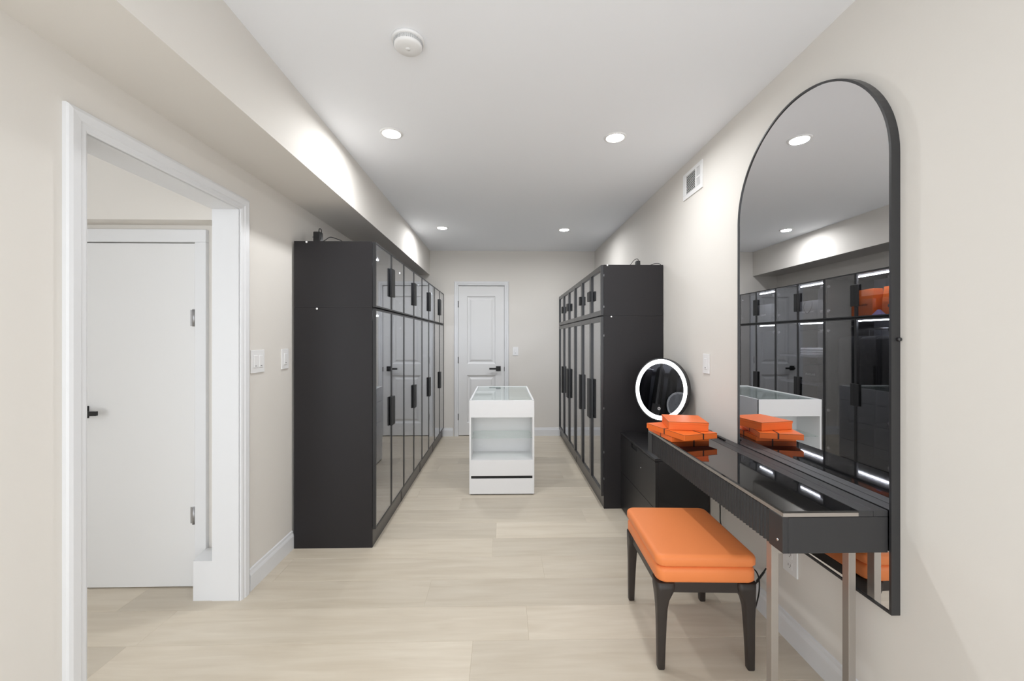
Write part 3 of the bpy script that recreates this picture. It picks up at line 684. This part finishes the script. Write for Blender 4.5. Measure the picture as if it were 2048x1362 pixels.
# ------------------------------------------------------------------ adaptors and cords
a1 = thing('power_adapter', (-1.25, 2.95, 1.985), 'black plug adapter with cord on top of the left wardrobes', 'adapter')
obj('body', MB().box(-1.285, -1.237, 2.78, 2.83, 1.9855, 2.080), 'frame', a1, 0.006, 2)
obj('prongs', MB().box(-1.295, -1.285, 2.795, 2.80, 2.04, 2.05).box(-1.295, -1.285, 2.81, 2.815, 2.04, 2.05), 'nickel', a1)
obj('cord', MB().tube(spline([(-1.255, 2.80, 2.076), (-1.250, 2.80, 2.102), (-1.232, 2.79, 2.088), (-1.226, 2.77, 2.03), (-1.235, 2.755, 1.992), (-1.195, 2.76, 2.015), (-1.165, 2.77, 2.038), (-1.13, 2.775, 2.030), (-1.09, 2.78, 2.014), (-1.075, 2.785, 1.9885), (-1.04, 2.85, 1.9885)]), 0.0028), 'cable', a1)
a2 = thing('power_adapter', (1.10, 3.50, 1.945), 'black plug adapter with cord on top of the right wardrobes', 'adapter')
obj('body', MB().box(1.085, 1.120, 3.30, 3.335, 1.9455, 1.992), 'frame', a2, 0.005, 2)
obj('cord', MB().tube(spline([(1.107, 3.315, 1.990), (1.103, 3.31, 2.002), (1.09, 3.30, 2.006), (1.062, 3.29, 1.992), (1.035, 3.28, 1.960), (1.02, 3.29, 1.9485), (1.00, 3.34, 1.9485)]), 0.0022), 'cable', a2)
obj('loose_cord', MB().tube(spline([(1.02, 3.40, 1.949), (1.12, 3.33, 1.949), (1.19, 3.29, 1.952), (1.225, 3.27, 1.962), (1.255, 3.26, 1.960), (1.270, 3.255, 1.9495)]), 0.0028), 'cable', a2)
c1 = thing('appliance_lead', (1.262, 2.0, 0.0), 'black power cord looping down the wall behind the stool', 'cord')
obj('cord', MB().tube(spline([(1.262, 2.36, 0.64), (1.262, 2.345, 0.37), (1.262, 2.33, 0.27), (1.258, 2.20, 0.20), (1.255, 2.06, 0.215), (1.252, 2.035, 0.155), (1.248, 1.995, 0.138), (1.25, 1.955, 0.195), (1.262, 1.93, 0.25)]), 0.0036), 'cable', c1)
obj('cord_loop', MB().tube(spline([(1.248, 2.045, 0.165), (1.25, 2.005, 0.203), (1.252, 1.972, 0.185), (1.252, 1.966, 0.13), (1.25, 1.98, 0.06), (1.24, 1.99, 0.012), (1.225, 2.02, 0.0045)]), 0.0032), 'cable', c1)
obj('inline_plug', MB().cyl((1.252, 1.985, 0.155), (1.262, 1.945, 0.225), 0.006, 0.0045, n=10), 'cable', c1)

# ------------------------------------------------------------------ things kept inside the left wardrobes
def paper_bag(name, x, yc, z, dx, wy, h, m, label, word=None, size=0.03, ink='ink_white', handles=True, rz=0.0, cat='bag', group='bags in the left top cabinets'):
    r = thing(name, (x, yc, z), label, cat, group, rz)
    t = 0.012
    rings = [[(-dx / 2, -wy / 2, 0), (dx / 2, -wy / 2, 0), (dx / 2, wy / 2, 0), (-dx / 2, wy / 2, 0)],
             [(-dx / 2, -wy / 2, h * 0.5), (dx / 2, -wy / 2, h * 0.5), (dx / 2, wy / 2, h * 0.5), (-dx / 2, wy / 2, h * 0.5)],
             [(-dx / 2 + t, -wy / 2 + t * 0.5, h), (dx / 2 - t, -wy / 2 + t * 0.5, h), (dx / 2 - t, wy / 2 - t * 0.5, h), (-dx / 2 + t, wy / 2 - t * 0.5, h)]]
    obj('body', MB().loft(rings, False), m, r, 0.002, local=True)
    if handles:
        obj('handle', MB().tube(spline([(dx / 2 - t + 0.002, -wy * 0.18, h - 0.015), (dx / 2 + 0.004, -wy * 0.22, h - 0.08), (dx / 2 + 0.006, 0, h - 0.15), (dx / 2 + 0.004, wy * 0.2, h - 0.08), (dx / 2 - t + 0.002, wy * 0.18, h - 0.015)]), 0.003), 'cloth_black', r, local=True)
    if word:
        mt = Matrix.Translation((dx / 2 + 0.0006, 0, h * 0.42)) @ Matrix.Rotation(R(90), 4, 'Z') @ Matrix.Rotation(R(90), 4, 'X')
        text('lettering', word, size, ink, r, mt)
    return r
zf = 1.5545 + T + 0.0005
paper_bag('shopping_bag', -1.07, 3.935, zf, 0.11, 0.27, 0.265, 'box_orange', 'orange paper bag with dark lettering in second left top cabinet', 'HERMÈS PARIS', 0.024, 'ink_dark', False, R(6))
paper_bag('shopping_bag', -1.09, 3.665, zf, 0.11, 0.16, 0.27, 'box_orange', 'narrow plain orange paper bag in second left top cabinet', None, handles=False)
paper_bag('shopping_bag', -1.15, 4.115, zf, 0.12, 0.055, 0.235, 'cloth_black', 'slim black bag beside the orange bags in second left top cabinet', None, handles=False)
obj('tissue', MB().loft([[(-0.02, -0.05, 0), (0.03, -0.05, 0), (0.03, 0.05, 0), (-0.02, 0.05, 0)], [(0.0, -0.01, 0.05), (0.01, -0.01, 0.05), (0.01, 0.01, 0.05), (0.0, 0.01, 0.05)]], False),
    'paper_lilac', thing('tissue_paper', (-0.93, 3.66, zf), 'lilac tissue paper scrap before the orange bags', 'paper'), local=True)
paper_bag('shopping_bag', -1.09, 4.665, zf, 0.13, 0.30, 0.225, 'paper_grey', 'grey paper bag with cord handles and white lettering in third left top cabinet', 'SAINT LAURENT', 0.026)
paper_bag('shopping_bag', -1.09, 5.475, zf, 0.13, 0.32, 0.25, 'paper_grey', 'grey paper bag with short white lettering in fourth left top cabinet', 'PRADA', 0.034, handles=False)
y3 = LY0 + 4 * LDW
lw3 = [o for o in COL.objects if o.get('label', '').startswith('tall black wardrobe') and 'third' in o.get('label', '')][0]
for z in (0.845, 1.150): obj('shelf', B(LX0 + 0.01, LX1 - 0.02, y3 + T, y3 + 2 * LDW - T, z, z + T), 'laminate_in', lw3)
paper_bag('storage_box', -1.10, 4.62, 0.845 + T + 0.0005, 0.16, 0.25, 0.20, 'paper_dark', 'dark grey box with white lettering on shelf in third left wardrobe', 'BALMAIN', 0.036, handles=False, cat='box', group='boxes on wardrobe shelves')
fc = thing('folded_clothes', (-1.08, 4.60, 1.150 + T + 0.0005), 'folded white clothes on upper shelf of third left wardrobe', 'clothes')
for k in range(3): obj('fold', cushion(0.22, 0.24, 0.028 * k, 0.028 * (k + 1) - 0.001, 0.02, 0.012, 0.001, 0.006), 'cloth_white', fc, local=True)
y2 = LY0 + 2 * LDW
def garment(yc, seed, label, group, m='cloth_black'):
    rnd = random.Random(seed)
    r = thing('hanging_garment', (-1.10, yc, 0.0), label, 'clothes', group, R(rnd.uniform(-6, 6)))
    rings = []; L = rnd.uniform(0.42, 0.62)
    for z, wd, th in ((1.385, 0.06, 0.02), (1.37, 0.18, 0.03), (1.345, 0.205, 0.045), (1.25, 0.20, 0.05), (1.0, 0.20, 0.055), (L, 0.215, 0.06)):
        ring = []
        for k in range(28):
            t = 2 * math.pi * k / 28; fold = 1 + 0.18 * math.sin(7 * t + seed) * (1.4 - z)
            ring.append((wd * math.cos(t), th * math.sin(t) * fold, z))
        rings.append(ring)
    obj('cloth', MB().loft(rings, True), m, r, local=True)
    obj('hanger', MB().tube(spline([(0, 0, 1.385), (0, 0, 1.44), (0.012, 0, 1.462), (0.0, 0, 1.4705), (-0.013, 0, 1.46)], 4), 0.002), 'chrome', r, local=True)
for i, yq in enumerate((3.52, 3.67, 3.81, 3.95, 4.09)): garment(yq, i, 'black garment hanging on the rod in second left wardrobe', 'garments in second left wardrobe')
for i, yq in enumerate((2.76, 2.91, 3.06, 3.21, 3.34)): garment(yq, i + 9, 'black garment added in first left wardrobe to darken the round mirror reflection', 'garments added in first left wardrobe')  # added so the round mirror reflects a dark wardrobe
